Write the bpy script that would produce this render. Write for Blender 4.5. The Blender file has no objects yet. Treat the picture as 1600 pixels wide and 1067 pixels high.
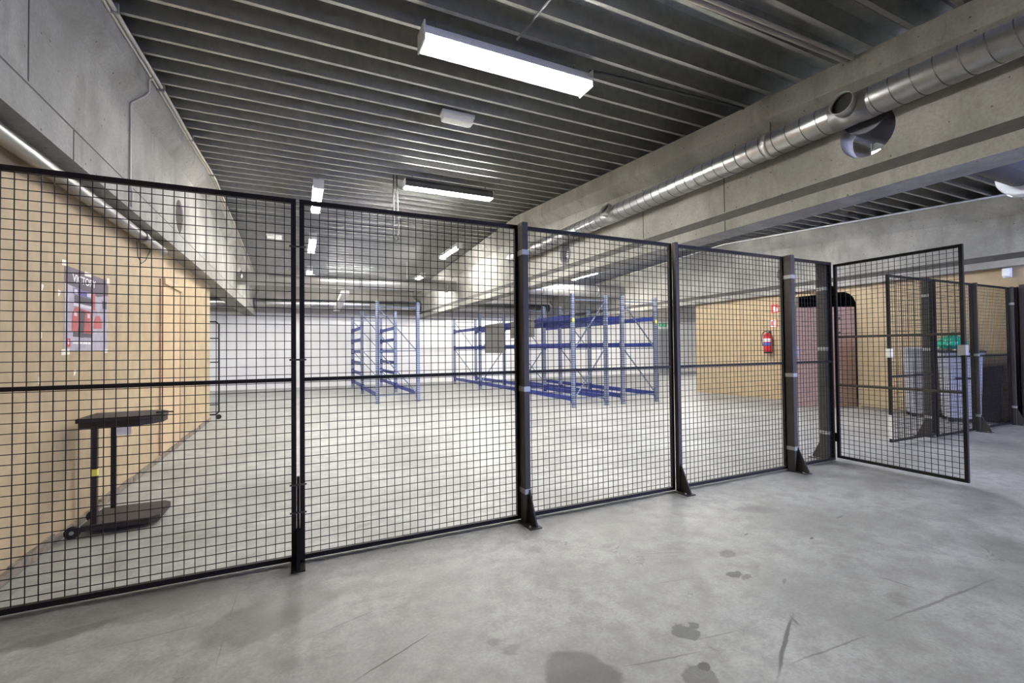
import bpy, bmesh, math, random
from mathutils import Vector, Matrix
random.seed(4)
C = bpy.context.scene.collection
PI = math.pi
V = Vector

# ------------------------------------------------------------------ materials
def mat(name, color=(.5, .5, .5), rough=.6, metal=0., spec=.5, emit=None, strength=0., var=0., vscale=6., dark=None, bump=0., bscale=60., stretch=(1, 1, 1)):
    m = bpy.data.materials.new(name); m.use_nodes = True
    nt = m.node_tree; b = nt.nodes['Principled BSDF']
    b.inputs['Base Color'].default_value = (*color, 1)
    b.inputs['Roughness'].default_value = rough
    b.inputs['Metallic'].default_value = metal
    b.inputs['Specular IOR Level'].default_value = spec
    if emit:
        b.inputs['Emission Color'].default_value = (*emit, 1)
        b.inputs['Emission Strength'].default_value = strength
    if var or bump:
        tc = nt.nodes.new('ShaderNodeTexCoord')
        mp = nt.nodes.new('ShaderNodeMapping'); mp.inputs['Scale'].default_value = stretch
        geo = nt.nodes.new('ShaderNodeNewGeometry')
        nt.links.new(geo.outputs['Position'], mp.inputs['Vector'])
    if var:
        n = nt.nodes.new('ShaderNodeTexNoise'); n.inputs['Scale'].default_value = vscale
        n.inputs['Detail'].default_value = 8; n.inputs['Roughness'].default_value = .65
        nt.links.new(mp.outputs[0], n.inputs['Vector'])
        r = nt.nodes.new('ShaderNodeValToRGB')
        r.color_ramp.elements[0].position = .3; r.color_ramp.elements[1].position = .7
        d = dark or tuple(c * (1 - var) for c in color)
        r.color_ramp.elements[0].color = (*d, 1); r.color_ramp.elements[1].color = (*color, 1)
        nt.links.new(n.outputs['Fac'], r.inputs[0]); nt.links.new(r.outputs[0], b.inputs['Base Color'])
    if bump:
        n2 = nt.nodes.new('ShaderNodeTexNoise'); n2.inputs['Scale'].default_value = bscale; n2.inputs['Detail'].default_value = 6
        nt.links.new(mp.outputs[0], n2.inputs['Vector'])
        bp = nt.nodes.new('ShaderNodeBump'); bp.inputs['Strength'].default_value = bump; bp.inputs['Distance'].default_value = .01
        nt.links.new(n2.outputs['Fac'], bp.inputs['Height']); nt.links.new(bp.outputs[0], b.inputs['Normal'])
    return m

def floor_material():
    m = bpy.data.materials.new('worn_concrete_floor'); m.use_nodes = True
    nt = m.node_tree; N = nt.nodes; L = nt.links; b = N['Principled BSDF']
    geo = N.new('ShaderNodeNewGeometry')
    def noise(scale, detail=8, rough=.6, vec=None, dist=0.):
        n = N.new('ShaderNodeTexNoise'); n.inputs['Scale'].default_value = scale; n.inputs['Detail'].default_value = detail
        n.inputs['Roughness'].default_value = rough; n.inputs['Distortion'].default_value = dist
        L.new(vec or geo.outputs['Position'], n.inputs['Vector']); return n
    def mrange(src, a, c, lo=0., hi=1.):
        r = N.new('ShaderNodeMapRange'); r.interpolation_type = 'SMOOTHSTEP'
        r.inputs['From Min'].default_value = a; r.inputs['From Max'].default_value = c
        r.inputs['To Min'].default_value = lo; r.inputs['To Max'].default_value = hi
        L.new(src, r.inputs['Value']); return r.outputs[0]
    def mth(op, a, c):
        n = N.new('ShaderNodeMath'); n.operation = op
        for i, s in enumerate((a, c)):
            if isinstance(s, (int, float)): n.inputs[i].default_value = s
            else: L.new(s, n.inputs[i])
        return n.outputs[0]
    def mix(fac, a, c):
        n = N.new('ShaderNodeMix'); n.data_type = 'RGBA'
        if isinstance(fac, float): n.inputs[0].default_value = fac
        else: L.new(fac, n.inputs[0])
        for i, s in ((6, a), (7, c)):
            if isinstance(s, tuple): n.inputs[i].default_value = (*s, 1)
            else: L.new(s, n.inputs[i])
        return n.outputs[2]
    big = mrange(noise(1.1, 9, .62).outputs['Fac'], .32, .68)
    mid = mrange(noise(7, 9, .68).outputs['Fac'], .35, .7)
    fine = mrange(noise(60, 6, .7).outputs['Fac'], .3, .72)
    col = mix(big, (.27, .268, .25), (.44, .44, .42))
    col = mix(mth('MULTIPLY', mid, .62), col, (.19, .185, .168))
    col = mix(mth('MULTIPLY', fine, .38), col, (.14, .135, .125))
    # stains, drips and scuffs that lie on the floor
    warp = N.new('ShaderNodeVectorMath'); warp.operation = 'MULTIPLY_ADD'
    wn = noise(5, 4, .6)
    off = N.new('ShaderNodeVectorMath'); off.operation = 'SUBTRACT'; off.inputs[1].default_value = (.5, .5, .5)
    L.new(wn.outputs['Color'], off.inputs[0]); L.new(off.outputs[0], warp.inputs[0])
    warp.inputs[1].default_value = (.16, .16, 0); L.new(geo.outputs['Position'], warp.inputs[2])
    warp2 = N.new('ShaderNodeVectorMath'); warp2.operation = 'MULTIPLY_ADD'; warp2.inputs[1].default_value = (.035, .035, 0)
    L.new(off.outputs[0], warp2.inputs[0]); L.new(geo.outputs['Position'], warp2.inputs[2])
    acc = None
    def blob(x, y, rx, ry, rot, s, soft=.25, wv=None):
        nonlocal acc
        mp = N.new('ShaderNodeMapping'); mp.vector_type = 'TEXTURE'
        mp.inputs['Location'].default_value = (x, y, 0); mp.inputs['Rotation'].default_value = (0, 0, rot)
        mp.inputs['Scale'].default_value = (rx, ry, 1000)
        L.new((wv or warp).outputs[0], mp.inputs['Vector'])
        ln = N.new('ShaderNodeVectorMath'); ln.operation = 'LENGTH'; L.new(mp.outputs[0], ln.inputs[0])
        v = mrange(ln.outputs['Value'], 1 + soft / 2, 1 - soft / 2, 0, s)
        acc = v if acc is None else mth('MAXIMUM', acc, v)
    for a in STAINS: blob(*a)
    for a in SCUFFS: blob(*a, .8, warp2)
    col = mix(acc, col, (.055, .051, .046))
    # thin winding cracks
    wv = N.new('ShaderNodeTexVoronoi'); wv.feature = 'DISTANCE_TO_EDGE'; wv.inputs['Scale'].default_value = .55
    wp3 = N.new('ShaderNodeVectorMath'); wp3.operation = 'MULTIPLY_ADD'; wp3.inputs[1].default_value = (.6, .6, 0)
    L.new(off.outputs[0], wp3.inputs[0]); L.new(geo.outputs['Position'], wp3.inputs[2]); L.new(wp3.outputs[0], wv.inputs['Vector'])
    ck = mth('MULTIPLY', mrange(wv.outputs['Distance'], .004, .0015), mrange(noise(1.7, 3).outputs['Fac'], .5, .62, 0, .55))
    col = mix(ck, col, (.10, .095, .09))
    L.new(col, b.inputs['Base Color'])
    rg = mrange(noise(2.2, 6).outputs['Fac'], .3, .7, .42, .62); L.new(rg, b.inputs['Roughness'])
    b.inputs['Specular IOR Level'].default_value = .4
    bp = N.new('ShaderNodeBump'); bp.inputs['Strength'].default_value = .12; bp.inputs['Distance'].default_value = .01
    L.new(noise(40, 8, .7).outputs['Fac'], bp.inputs['Height']); L.new(bp.outputs[0], b.inputs['Normal'])
    return m

STAINS = [  # x, y, rx, ry, rot, strength, softness
    (1.06, 1.60, .15, .17, .3, .62, .25), (1.50, 1.40, .075, .085, .2, .62, .25), (1.56, 1.44, .028, .03, 0, .85, .3),
    (1.68, 1.655, .055, .06, 0, .68, .25), (1.745, 1.69, .022, .024, 0, .7, .3), (2.57, 2.157, .06, .05, 0, .5, .6),
    (2.36, 1.925, .04, .035, 0, .75, .3), (2.40, 1.88, .05, .02, .4, .55, .6), (2.55, 1.93, .09, .03, .5, .22, .9),
    (3.47, 2.60, .19, .085, -.5, .30, .3), (-.12, 2.70, .34, .17, .3, .36, .25), (-.20, 2.58, .12, .10, .2, .42, .4), (.0, 2.83, .2, .12, .2, .28, .6),
    (-1.03, 2.97, .22, .05, .15, .5, .8), (-.8, 3.08, .5, .10, .1, .28, 1.2), (.88, 1.91, .035, .035, 0, .35, .6), (.82, 1.98, .03, .03, 0, .3, .5),
    (4.55, 2.45, .14, .07, .2, .22, .5), (2.05, 1.9, .2, .05, .9, .15, .9), (1.95, 2.6, .05, .03, 0, .25, .6),
    (1.1, 2.72, .08, .05, .3, .18, .8), (3.1, 1.75, .18, .06, .5, .2, .9), (2.9, 1.35, .08, .05, .3, .3, .8), (4.3, 1.4, .3, .1, .5, .2, .9),
    (5.4, 1.9, .5, .12, .4, .3, 1.2), (.4, 4.6, .3, .1, .6, .12, .9), (1.2, 4.3, .1, .05, .6, .2, .7), (.45, 3.75, .07, .03, .4, .35, .6),
    (-.3, 5.2, .5, .25, .6, .14, 1.2), (1.7, 6.8, .8, .3, .7, .12, 1.3), (3.6, 7.2, 1.2, .4, .6, .12, 1.3)]
SCUFFS = [  # x, y, half length, half width, rot, strength
    (2.03, 1.39, .25, .009, .48, .85), (2.23, 1.48, .04, .008, -2.04, .6), (.39, 2.09, .20, .005, .46, .75), (3.13, 1.25, .46, .008, -.05, .5),
    (2.17, 1.27, .24, .005, -.06, .45), (1.44, 1.55, .17, .005, -.19, .5), (3.11, 1.46, .08, .005, -1.40, .6), (1.96, 2.04, .10, .004, -.19, .4),
    (2.19, 2.34, .11, .004, -.33, .35), (1.78, 1.57, .13, .005, -.17, .35), (-.32, 2.70, .30, .004, 1.56, .4), (.2, 2.45, .2, .004, .3, .3),
    (3.9, 2.2, .06, .01, .1, .5), (2.95, 2.3, .03, .008, .2, .7), (3.3, 2.05, .025, .01, .3, .8), (2.55, 1.75, .04, .008, .5, .5), (-.6, 2.75, .2, .004, .05, .35)]

M = {}
M['floor'] = floor_material()
def concrete_material():
    m = bpy.data.materials.new('mottled_grey_concrete'); m.use_nodes = True
    nt = m.node_tree; N = nt.nodes; L = nt.links; b = N['Principled BSDF']; b.inputs['Roughness'].default_value = .85; b.inputs['Specular IOR Level'].default_value = .25
    geo = N.new('ShaderNodeNewGeometry')
    def noise(scale, detail, rough, st=(1, 1, 1)):
        mp = N.new('ShaderNodeMapping'); mp.inputs['Scale'].default_value = st; L.new(geo.outputs['Position'], mp.inputs['Vector'])
        n = N.new('ShaderNodeTexNoise'); n.inputs['Scale'].default_value = scale; n.inputs['Detail'].default_value = detail; n.inputs['Roughness'].default_value = rough
        L.new(mp.outputs[0], n.inputs['Vector']); return n.outputs['Fac']
    def mr(src, a, c, lo=0., hi=1.):
        r = N.new('ShaderNodeMapRange'); r.interpolation_type = 'SMOOTHSTEP'
        for k, v in zip(('From Min', 'From Max', 'To Min', 'To Max'), (a, c, lo, hi)): r.inputs[k].default_value = v
        L.new(src, r.inputs['Value']); return r.outputs[0]
    def mix(f, a, c):
        n = N.new('ShaderNodeMix'); n.data_type = 'RGBA'; L.new(f, n.inputs[0])
        for i, v in ((6, a), (7, c)):
            if isinstance(v, tuple): n.inputs[i].default_value = (*v, 1)
            else: L.new(v, n.inputs[i])
        return n.outputs[2]
    col = mix(mr(noise(1.3, 6, .6), .35, .65), (.27, .26, .235), (.39, .375, .34))
    col = mix(mr(noise(4.5, 8, .7, (1, 1, .22)), .48, .72, 0, .55), col, (.17, .16, .14))
    col = mix(mr(noise(45, 5, .7), .35, .7, 0, .3), col, (.15, .145, .13))
    vo = N.new('ShaderNodeTexVoronoi'); vo.inputs['Scale'].default_value = 9; L.new(geo.outputs['Position'], vo.inputs['Vector'])
    col = mix(mr(vo.outputs['Distance'], .10, .06, 0, .8), col, (.08, .075, .07))
    L.new(col, b.inputs['Base Color'])
    bp = N.new('ShaderNodeBump'); bp.inputs['Strength'].default_value = .3; bp.inputs['Distance'].default_value = .01
    L.new(noise(35, 6, .6), bp.inputs['Height']); L.new(bp.outputs[0], b.inputs['Normal'])
    return m
M['concrete'] = concrete_material()
M['ledge_dark'] = mat('dark_ledge_tone', (.10, .095, .088), .9, var=.3, vscale=9)  # darker tone for the sloped faces above the bottom flange
M['fibreboard'] = mat('beige_fibreboard', (.45, .34, .205), .7, var=.22, vscale=5, bump=.08)
M['door_board'] = mat('beige_door_board', (.52, .385, .235), .65, var=.12, vscale=3)
M['plywood'] = mat('brown_plywood', (.44, .27, .18), .6, var=.4, vscale=7, stretch=(1, 1, 5))
M['white_wall'] = mat('white_painted_wall', (.86, .85, .83), .7, var=.06, vscale=1.5)
M['edge_concrete'] = mat('pale_edge_concrete', (.50, .47, .42), .8, var=.2, vscale=2)
M['dark_void'] = mat('unlit_room_black', (.01, .01, .01), .9)  # near-black stands in for the unlit room behind the doorway
M['deck'] = mat('galvanised_deck', (.55, .55, .52), .40, metal=1., var=.25, vscale=12)
M['deck_pan'] = M['deck']
M['duct'] = mat('spiral_duct_steel', (.52, .52, .51), .34, metal=1., var=.2, vscale=14)
M['duct_seam'] = mat('duct_seam_steel', (.16, .16, .155), .5, metal=.8)
M['foil'] = mat('foil_duct', (.72, .71, .69), .38, metal=.9, bump=.5, bscale=25)
M['duct_dark'] = mat('dark_grey_duct', (.07, .07, .08), .5, metal=.6)
M['duct_inside'] = mat('duct_inside', (.015, .015, .015), .8)
M['alu'] = mat('aluminium_pipe', (.27, .26, .25), .34, metal=1., var=.15, vscale=5)
M['white_metal'] = mat('white_metal', (.78, .77, .74), .4)
M['white_plastic'] = mat('white_plastic', (.80, .80, .77), .35)
M['dark_metal'] = mat('dark_lamp_housing', (.10, .10, .10), .5)
M['tube'] = mat('lit_tube', (.9, .9, .9), .4, emit=(1., .985, .96), strength=140.)
M['tube_bright'] = mat('lit_bright_tube', (.9, .9, .9), .4, emit=(1., .975, .93), strength=270.)
M['tube_near'] = mat('lit_near_tube', (.9, .9, .9), .4, emit=(1., .985, .96), strength=165.)
M['tube_dim'] = mat('lit_dim_tube', (.9, .9, .9), .4, emit=(1., .97, .93), strength=6.)
M['tube_cool'] = mat('lit_cool_tube', (.9, .9, .9), .4, emit=(.78, .86, 1.), strength=110.)
M['diffuser'] = mat('emergency_diffuser', (.85, .84, .80), .3, emit=(1, .97, .9), strength=.06)
M['fence'] = mat('black_brown_fence_paint', (.012, .0095, .008), .55, spec=.25)
M['wire'] = mat('dark_wire', (.010, .009, .009), .55, spec=.25)
M['post'] = mat('olive_grey_post_paint', (.062, .055, .045), .5, spec=.3, var=.2, vscale=8)
M['zinc'] = mat('zinc_clamp', (.34, .34, .32), .5, metal=.5)
M['galv'] = None
M['blue'] = mat('blue_rack_paint', (.012, .024, .19), .45)
M['blue_dark'] = mat('dark_blue_connector', (.008, .014, .14), .4)
M['grey_board'] = mat('grey_board', (.19, .185, .17), .8, var=.15, vscale=4)
M['trolley'] = mat('dark_red_brown_lacquer', (.022, .013, .012), .6, var=.3, vscale=15)
M['trolley_top'] = mat('worn_brown_board', (.034, .024, .022), .75, var=.35, vscale=12)
M['rubber'] = mat('black_rubber', (.012, .012, .012), .6)
M['yellow'] = mat('yellow_tape', (.75, .70, .12), .5)
M['tape'] = mat('white_tape', (.78, .74, .64), .5)
M['red'] = mat('red_paint', (.52, .012, .025), .3)
M['red_sign'] = mat('red_sign', (.55, .05, .05), .5)
M['white_print'] = mat('white_print', (.85, .84, .82), .5)
M['blue_print'] = mat('blue_print', (.08, .10, .42), .5)
M['black'] = mat('black_plastic', (.015, .015, .016), .45)
M['bin'] = mat('grey_bin_plastic', (.42, .42, .46), .5, var=.1, vscale=4)
M['bin_dark'] = mat('dark_bin_lid', (.05, .05, .06), .5)
M['bag'] = mat('green_plastic_bag', (.0, .33, .20), .3, bump=.6, bscale=30)
M['grey_door'] = mat('grey_door_paint', (.30, .30, .31), .5)
M['green_sign'] = mat('green_exit_sign', (.05, .45, .22), .5, emit=(.05, .6, .3), strength=.08)
M['conduit'] = mat('beige_conduit', (.50, .45, .38), .45)
M['cable_dark'] = mat('dark_cable', (.06, .06, .06), .5)
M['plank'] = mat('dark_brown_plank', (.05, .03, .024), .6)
M['hole_brown'] = mat('unlit_hole_brown', (.028, .02, .014), .9)  # shade inside the beam hole, put into the colour
M['joint'] = mat('dark_joint', (.06, .056, .05), .9)
M['skirt'] = mat('crumbling_grey_skirting', (.30, .25, .20), .9, var=.6, vscale=14)
M['poster'] = mat('poster_paper', (.50, .46, .52), .35, var=.45, vscale=9, dark=(.27, .24, .31))
M['poster_dark'] = mat('poster_dark_header', (.085, .05, .085), .35, var=.4, vscale=16)
M['poster_violet'] = mat('poster_violet', (.10, .07, .28), .35)
M['poster_red'] = mat('poster_red', (.55, .11, .10), .35, var=.4, vscale=30)
M['poster_black'] = mat('poster_black', (.05, .04, .055), .35)
M['poster_pale'] = mat('poster_pale', (.66, .62, .68), .35)
M['blue_pipe'] = mat('blue_pipe', (.05, .12, .40), .4)

def galv_material():
    m = mat('perforated_galvanised_post', (.40, .43, .52), .42, metal=.55)
    nt = m.node_tree; b = nt.nodes['Principled BSDF']
    geo = nt.nodes.new('ShaderNodeNewGeometry'); sp = nt.nodes.new('ShaderNodeSeparateXYZ')
    nt.links.new(geo.outputs['Position'], sp.inputs[0])
    a = nt.nodes.new('ShaderNodeMath'); a.operation = 'FRACT'
    k = nt.nodes.new('ShaderNodeMath'); k.operation = 'MULTIPLY'; k.inputs[1].default_value = 20
    nt.links.new(sp.outputs['Z'], k.inputs[0]); nt.links.new(k.outputs[0], a.inputs[0])
    g = nt.nodes.new('ShaderNodeMath'); g.operation = 'GREATER_THAN'; g.inputs[1].default_value = .62
    nt.links.new(a.outputs[0], g.inputs[0])
    mx = nt.nodes.new('ShaderNodeMix'); mx.data_type = 'RGBA'
    mx.inputs[6].default_value = (.13, .15, .20, 1); mx.inputs[7].default_value = (.32, .35, .41, 1)
    nt.links.new(g.outputs[0], mx.inputs[0]); nt.links.new(mx.outputs[2], b.inputs['Base Color'])
    return m
M['galv'] = galv_material()

# ------------------------------------------------------------------ mesh helpers
def B(): return bmesh.new()
def frame(d):
    d = V(d).normalized(); u = V((0, 0, 1)) if abs(d.z) < .9 else V((1, 0, 0))
    a = u.cross(d).normalized(); return a, d.cross(a), d
def box(bm, a, c):
    x0, y0, z0 = (min(p, q) for p, q in zip(a, c)); x1, y1, z1 = (max(p, q) for p, q in zip(a, c))
    v = [bm.verts.new(p) for p in ((x0, y0, z0), (x1, y0, z0), (x1, y1, z0), (x0, y1, z0), (x0, y0, z1), (x1, y0, z1), (x1, y1, z1), (x0, y1, z1))]
    for f in ((0, 3, 2, 1), (4, 5, 6, 7), (0, 1, 5, 4), (1, 2, 6, 5), (2, 3, 7, 6), (3, 0, 4, 7)): bm.faces.new([v[i] for i in f])
    return bm
def bar(bm, p, q, w, h=None):            # rectangular bar between two points
    p, q = V(p), V(q); a, b, d = frame(q - p); h = h or w
    r = []
    for o in (p, q):
        r.append([bm.verts.new(o + a * (sx * w / 2) + b * (sy * h / 2)) for sx, sy in ((-1, -1), (1, -1), (1, 1), (-1, 1))])
    for i in range(4): bm.faces.new((r[0][i], r[0][(i + 1) % 4], r[1][(i + 1) % 4], r[1][i]))
    bm.faces.new(r[0][::-1]); bm.faces.new(r[1]); return bm
def tube(bm, pts, r, n=10, cap=True):    # round tube along a polyline
    pts = [V(p) for p in pts]; rings = []
    a = None
    for i, p in enumerate(pts):
        d = (pts[min(i + 1, len(pts) - 1)] - pts[max(i - 1, 0)]).normalized()
        if a is None: a, b, _ = frame(d)
        else:
            a = (a - d * a.dot(d)).normalized(); b = d.cross(a)
        rr = r[i] if isinstance(r, (list, tuple)) else r
        rings.append([bm.verts.new(p + a * (math.cos(2 * PI * k / n) * rr) + b * (math.sin(2 * PI * k / n) * rr)) for k in range(n)])
    for s, t in zip(rings, rings[1:]):
        for k in range(n): bm.faces.new((s[k], s[(k + 1) % n], t[(k + 1) % n], t[k])).smooth = True
    if cap: bm.faces.new(rings[0][::-1]); bm.faces.new(rings[-1])
    return bm
def ring(bm, c, d, ro, ri, h, n=32):     # hollow sleeve from c along d
    c = V(c); a, b, d = frame(d); rs = []
    for r, t in ((ro, 0), (ro, h), (ri, h), (ri, 0)):
        rs.append([bm.verts.new(c + d * t + a * (math.cos(2 * PI * k / n) * r) + b * (math.sin(2 * PI * k / n) * r)) for k in range(n)])
    for i in range(4):
        s, t = rs[i], rs[(i + 1) % 4]
        for k in range(n): bm.faces.new((s[k], s[(k + 1) % n], t[(k + 1) % n], t[k])).smooth = i % 2 == 0
    return bm
def prism(bm, poly, o, u, w, ext):       # polygon (u,w plane at o) extruded by vector ext
    o, u, w, ext = V(o), V(u), V(w), V(ext)
    a = [bm.verts.new(o + u * x + w * y) for x, y in poly]; b = [bm.verts.new(v.co + ext) for v in a]
    n = len(a)
    for i in range(n): bm.faces.new((a[i], a[(i + 1) % n], b[(i + 1) % n], b[i]))
    bm.faces.new(a[::-1]); bm.faces.new(b); return bm
def finish(bm, bevel=0.):
    bmesh.ops.recalc_face_normals(bm, faces=bm.faces)
    if bevel: bmesh.ops.bevel(bm, geom=[e for e in bm.edges if len(e.link_faces) == 2 and e.calc_face_angle(0) > .5], offset=bevel, segments=2, affect='EDGES', profile=.6)
def world_loc(o):
    l = V(o.location); p = o.parent
    while p: l = l + V(p.location); p = p.parent
    return l
def obj(name, bm, m, parent=None, loc=None, bevel=0., local=False):
    """one mesh object; bm in world coordinates unless local"""
    finish(bm, bevel)
    me = bpy.data.meshes.new(name)
    o = bpy.data.objects.new(name, me); C.objects.link(o)
    if parent: o.parent = parent
    if not local:
        base = V(loc) if loc is not None else V((0, 0, 0))
        if parent: base = world_loc(parent)
        bmesh.ops.translate(bm, verts=bm.verts, vec=-base)
        if loc is not None and not parent: o.location = base
    bm.to_mesh(me); bm.free()
    for mm in (m if isinstance(m, (list, tuple)) else [m]): me.materials.append(M[mm])
    return o
def tag(o, label, cat, group=None):
    o['label'] = label; o['category'] = cat
    if group: o['group'] = group
    return o
def thing(name, label, cat, loc, group=None, rotz=0.):
    o = bpy.data.objects.new(name, None); C.objects.link(o); o.location = loc; o.rotation_euler = (0, 0, rotz)
    o.empty_display_size = .1
    return tag(o, label, cat, group)
def struct(name, bm, m, label=None):
    o = obj(name, bm, m); o['kind'] = 'structure'
    if label: o['label'] = label
    return o
def cut(o, cutters):
    dg = bpy.context.evaluated_depsgraph_get(); cs = []
    for bm in cutters:
        finish(bm); me = bpy.data.meshes.new('cutter'); bm.to_mesh(me); bm.free()
        c = bpy.data.objects.new('cutter', me); C.objects.link(c); cs.append(c)
        md = o.modifiers.new('cut', 'BOOLEAN'); md.operation = 'DIFFERENCE'; md.object = c; md.solver = 'EXACT'
    bpy.context.view_layer.update(); dg = bpy.context.evaluated_depsgraph_get()
    me = bpy.data.meshes.new_from_object(o.evaluated_get(dg), depsgraph=dg)
    o.modifiers.clear(); old = o.data; o.data = me; bpy.data.meshes.remove(old)
    for c in cs: bpy.data.objects.remove(c)

def zc(y): return 4.30 - .065 * (9 - y) if y < 9 else 4.30 - .05 * (y - 9)

# ------------------------------------------------------------------ camera
f_yaw, f_pitch, f_roll = (math.radians(v) for v in (25.2, 1.04, -.62))
F = V((math.sin(f_yaw) * math.cos(f_pitch), math.cos(f_yaw) * math.cos(f_pitch), math.sin(f_pitch)))
R = V((math.cos(f_yaw), -math.sin(f_yaw), 0)); U = R.cross(F)
c, s = math.cos(-f_roll), math.sin(-f_roll)
R, U = R * c - U * s, R * s + U * c
cam = bpy.data.objects.new('camera', bpy.data.cameras.new('camera')); C.objects.link(cam)
cam.matrix_world = Matrix(((R.x, U.x, -F.x, 0), (R.y, U.y, -F.y, 0), (R.z, U.z, -F.z, 1.36), (0, 0, 0, 1)))
cam.data.sensor_width = 36; cam.data.lens = 16; cam.data.clip_start = .02; cam.data.clip_end = 200
bpy.context.scene.camera = cam

# ------------------------------------------------------------------ the setting
X0, X1, Y0, Y1 = -8., 21., -6., 19.3
struct('floor', box(B(), (X0, Y0, -.1), (X1, Y1 + .2, 0)), 'floor')
bm = B()                                                  # trapezoidal steel deck, ribs along X, ridge at Y = 9
prof = []; p = .289; y = 3.565 - 33 * p
while y < Y1 + .3:
    for dy, dz in ((-.019, 0), (.019, 0), (.040, .16), (.120, .16), (.128, .128), (.148, .128), (.156, .16), (.249, .16)):
        prof.append((y + dy, zc(y + dy) + dz))
    y += p
rows = [[bm.verts.new((x, a, b)) for a, b in prof] for x in (X0, X1)]
for i in range(len(prof) - 1): bm.faces.new((rows[0][i], rows[0][i + 1], rows[1][i + 1], rows[1][i]))
struct('ceiling', bm, 'deck')
def gable_wall(name, y0, y1, m, z0=0., hole=None):
    o = struct(name, prism(B(), [(X0, z0), (X1, z0), (X1, zc(y0) + .1), (X0, zc(y0) + .1)], (0, y0, 0), (1, 0, 0), (0, 0, 1), (0, y1 - y0, 0)), m)
    return o
gable_wall('wall_back', Y1, Y1 + .2, 'white_wall')
wr = gable_wall('wall_rear', Y0 - .2, Y0, 'edge_concrete')
cut(wr, [box(B(), (7.4, Y0 - .5, -.2), (10.9, Y0 + .5, 2.65))])
for nm, x in (('wall_far_left', X0), ('wall_far_right', X1)):
    struct(nm, prism(B(), [(Y0, 0), (Y1, 0), (Y1, zc(Y1) + .1), (9, zc(9) + .1), (Y0, zc(Y0) + .1)], (x, 0, 0), (0, 1, 0), (0, 0, 1), (.2 if x > 0 else -.2, 0, 0)), 'white_wall')
struct('trim_1', box(B(), (X0, 19.0, 2.84), (X1, 19.3, zc(19.0) + .02)), 'edge_concrete', 'grey concrete edge beam along the top of the white back wall')

def i_beam(cx, holes, label, hw=.10, ht=.27, zl=2.82, joints=()):
    bm = B(); L = []
    hb = .17
    ys = (Y0, 9, 18.95)
    rings = []
    for y in ys:
        t = zc(y)
        half = [(hb, 2.70), (hb, zl), (hw, zl + (.11 if hw < .12 else .03)), (hw, t - .37), (ht, t - .22), (ht, t)]
        pts = [(cx - a, z) for a, z in half] + [(cx + a, z) for a, z in reversed(half)]
        rings.append([bm.verts.new((a, y, z)) for a, z in pts])
    n = 12
    for s, t in zip(rings, rings[1:]):
        for k in range(n):
            fc = bm.faces.new((s[k], s[(k + 1) % n], t[(k + 1) % n], t[k]))
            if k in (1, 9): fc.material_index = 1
    bm.faces.new(rings[0]); bm.faces.new(rings[-1][::-1])
    o = struct('concrete_beam', bm, ['concrete', 'ledge_dark'], label)
    cs = [tube(B(), [(cx - .4, y, z), (cx + .4, y, z)], r, 40) for y, z, r in holes]
    if cs: cut(o, cs)
    for xx, yy, z0, z1 in joints: obj('joint_line', box(B(), (xx - .002, yy, z0), (xx + .002, yy + .012, z1)), 'joint', o)
    return o
XL, XR, XT = -1.57, 4.62, 11.2
i_beam(XL, [(7.3, 3.17, .22), (18.3, 3.12, .20)], 'long concrete roof beam above the beige board wall with the poster', .155, .29, 2.91, [(-1.415, 3.55, 2.95, 3.55), (-1.40, 4.1, 2.70, 2.91), (-1.415, 9.2, 2.95, 3.9)])
i_beam(XR, [(2.25, 3.235, .215), (7.22, 3.13, .17), (18.3, 3.12, .20)], 'long concrete roof beam carrying the round steel duct', joints=[(4.52, 3.72, 2.94, 3.58), (4.45, 3.66, 2.70, 2.82), (4.52, 5.1, 2.94, 3.65)])
i_beam(XT, [(7.43, 3.19, .17), (2.25, 3.4, .32)], 'long concrete roof beam above the wall with the fire extinguisher')
for cx, nm in ((XL, 'left'), (XR, 'middle')):
    pass

# beige board wall on the near side, with its seams, door board and skirting
wl = struct('wall_left', box(B(), (-1.7, Y0, 0), (-1.6, 10.85, 2.70)), 'fibreboard')
struct('wall_return', box(B(), (-5.0, 10.75, 0), (-1.7, 10.85, 2.70)), 'fibreboard')
for i, (y, m) in enumerate(((2.4, 'tape'), (5.62, 'tape'), (8.6, 'fibreboard'), (9.4, 'fibreboard'))):
    struct('trim_%d' % (2 + i), box(B(), (-1.6, y, .07), (-1.594, y + .022, 2.62)), m, None)
dr = struct('door_1', box(B(), (-1.6, 7.2, .07), (-1.585, 8.2, 2.30)), 'door_board', 'beige flush door in the board wall')
obj('door_stop', box(B(), (-1.6, 8.2, .07), (-1.575, 8.24, 2.32)), 'plywood', dr)
obj('door_stop', box(B(), (-1.6, 7.16, .07), (-1.58, 7.2, 2.32)), 'plywood', dr)
obj('lintel_board', box(B(), (-1.6, 7.25, 2.27), (-1.555, 8.25, 2.34)), 'door_board', dr)
bm = B(); random.seed(3)
n = 60; prev = None                                        # crumbling skirting
ysk = [Y0 + (10.85 - Y0) * i / n for i in range(n + 1)]
hh = [.055 + random.uniform(-.012, .02) for _ in ysk]
for i in range(n):
    box(bm, (-1.6, ysk[i], 0), (-1.6 + .012 + random.uniform(0, .02), ysk[i + 1], hh[i]))
struct('baseboard_left', bm, 'skirt')

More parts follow.
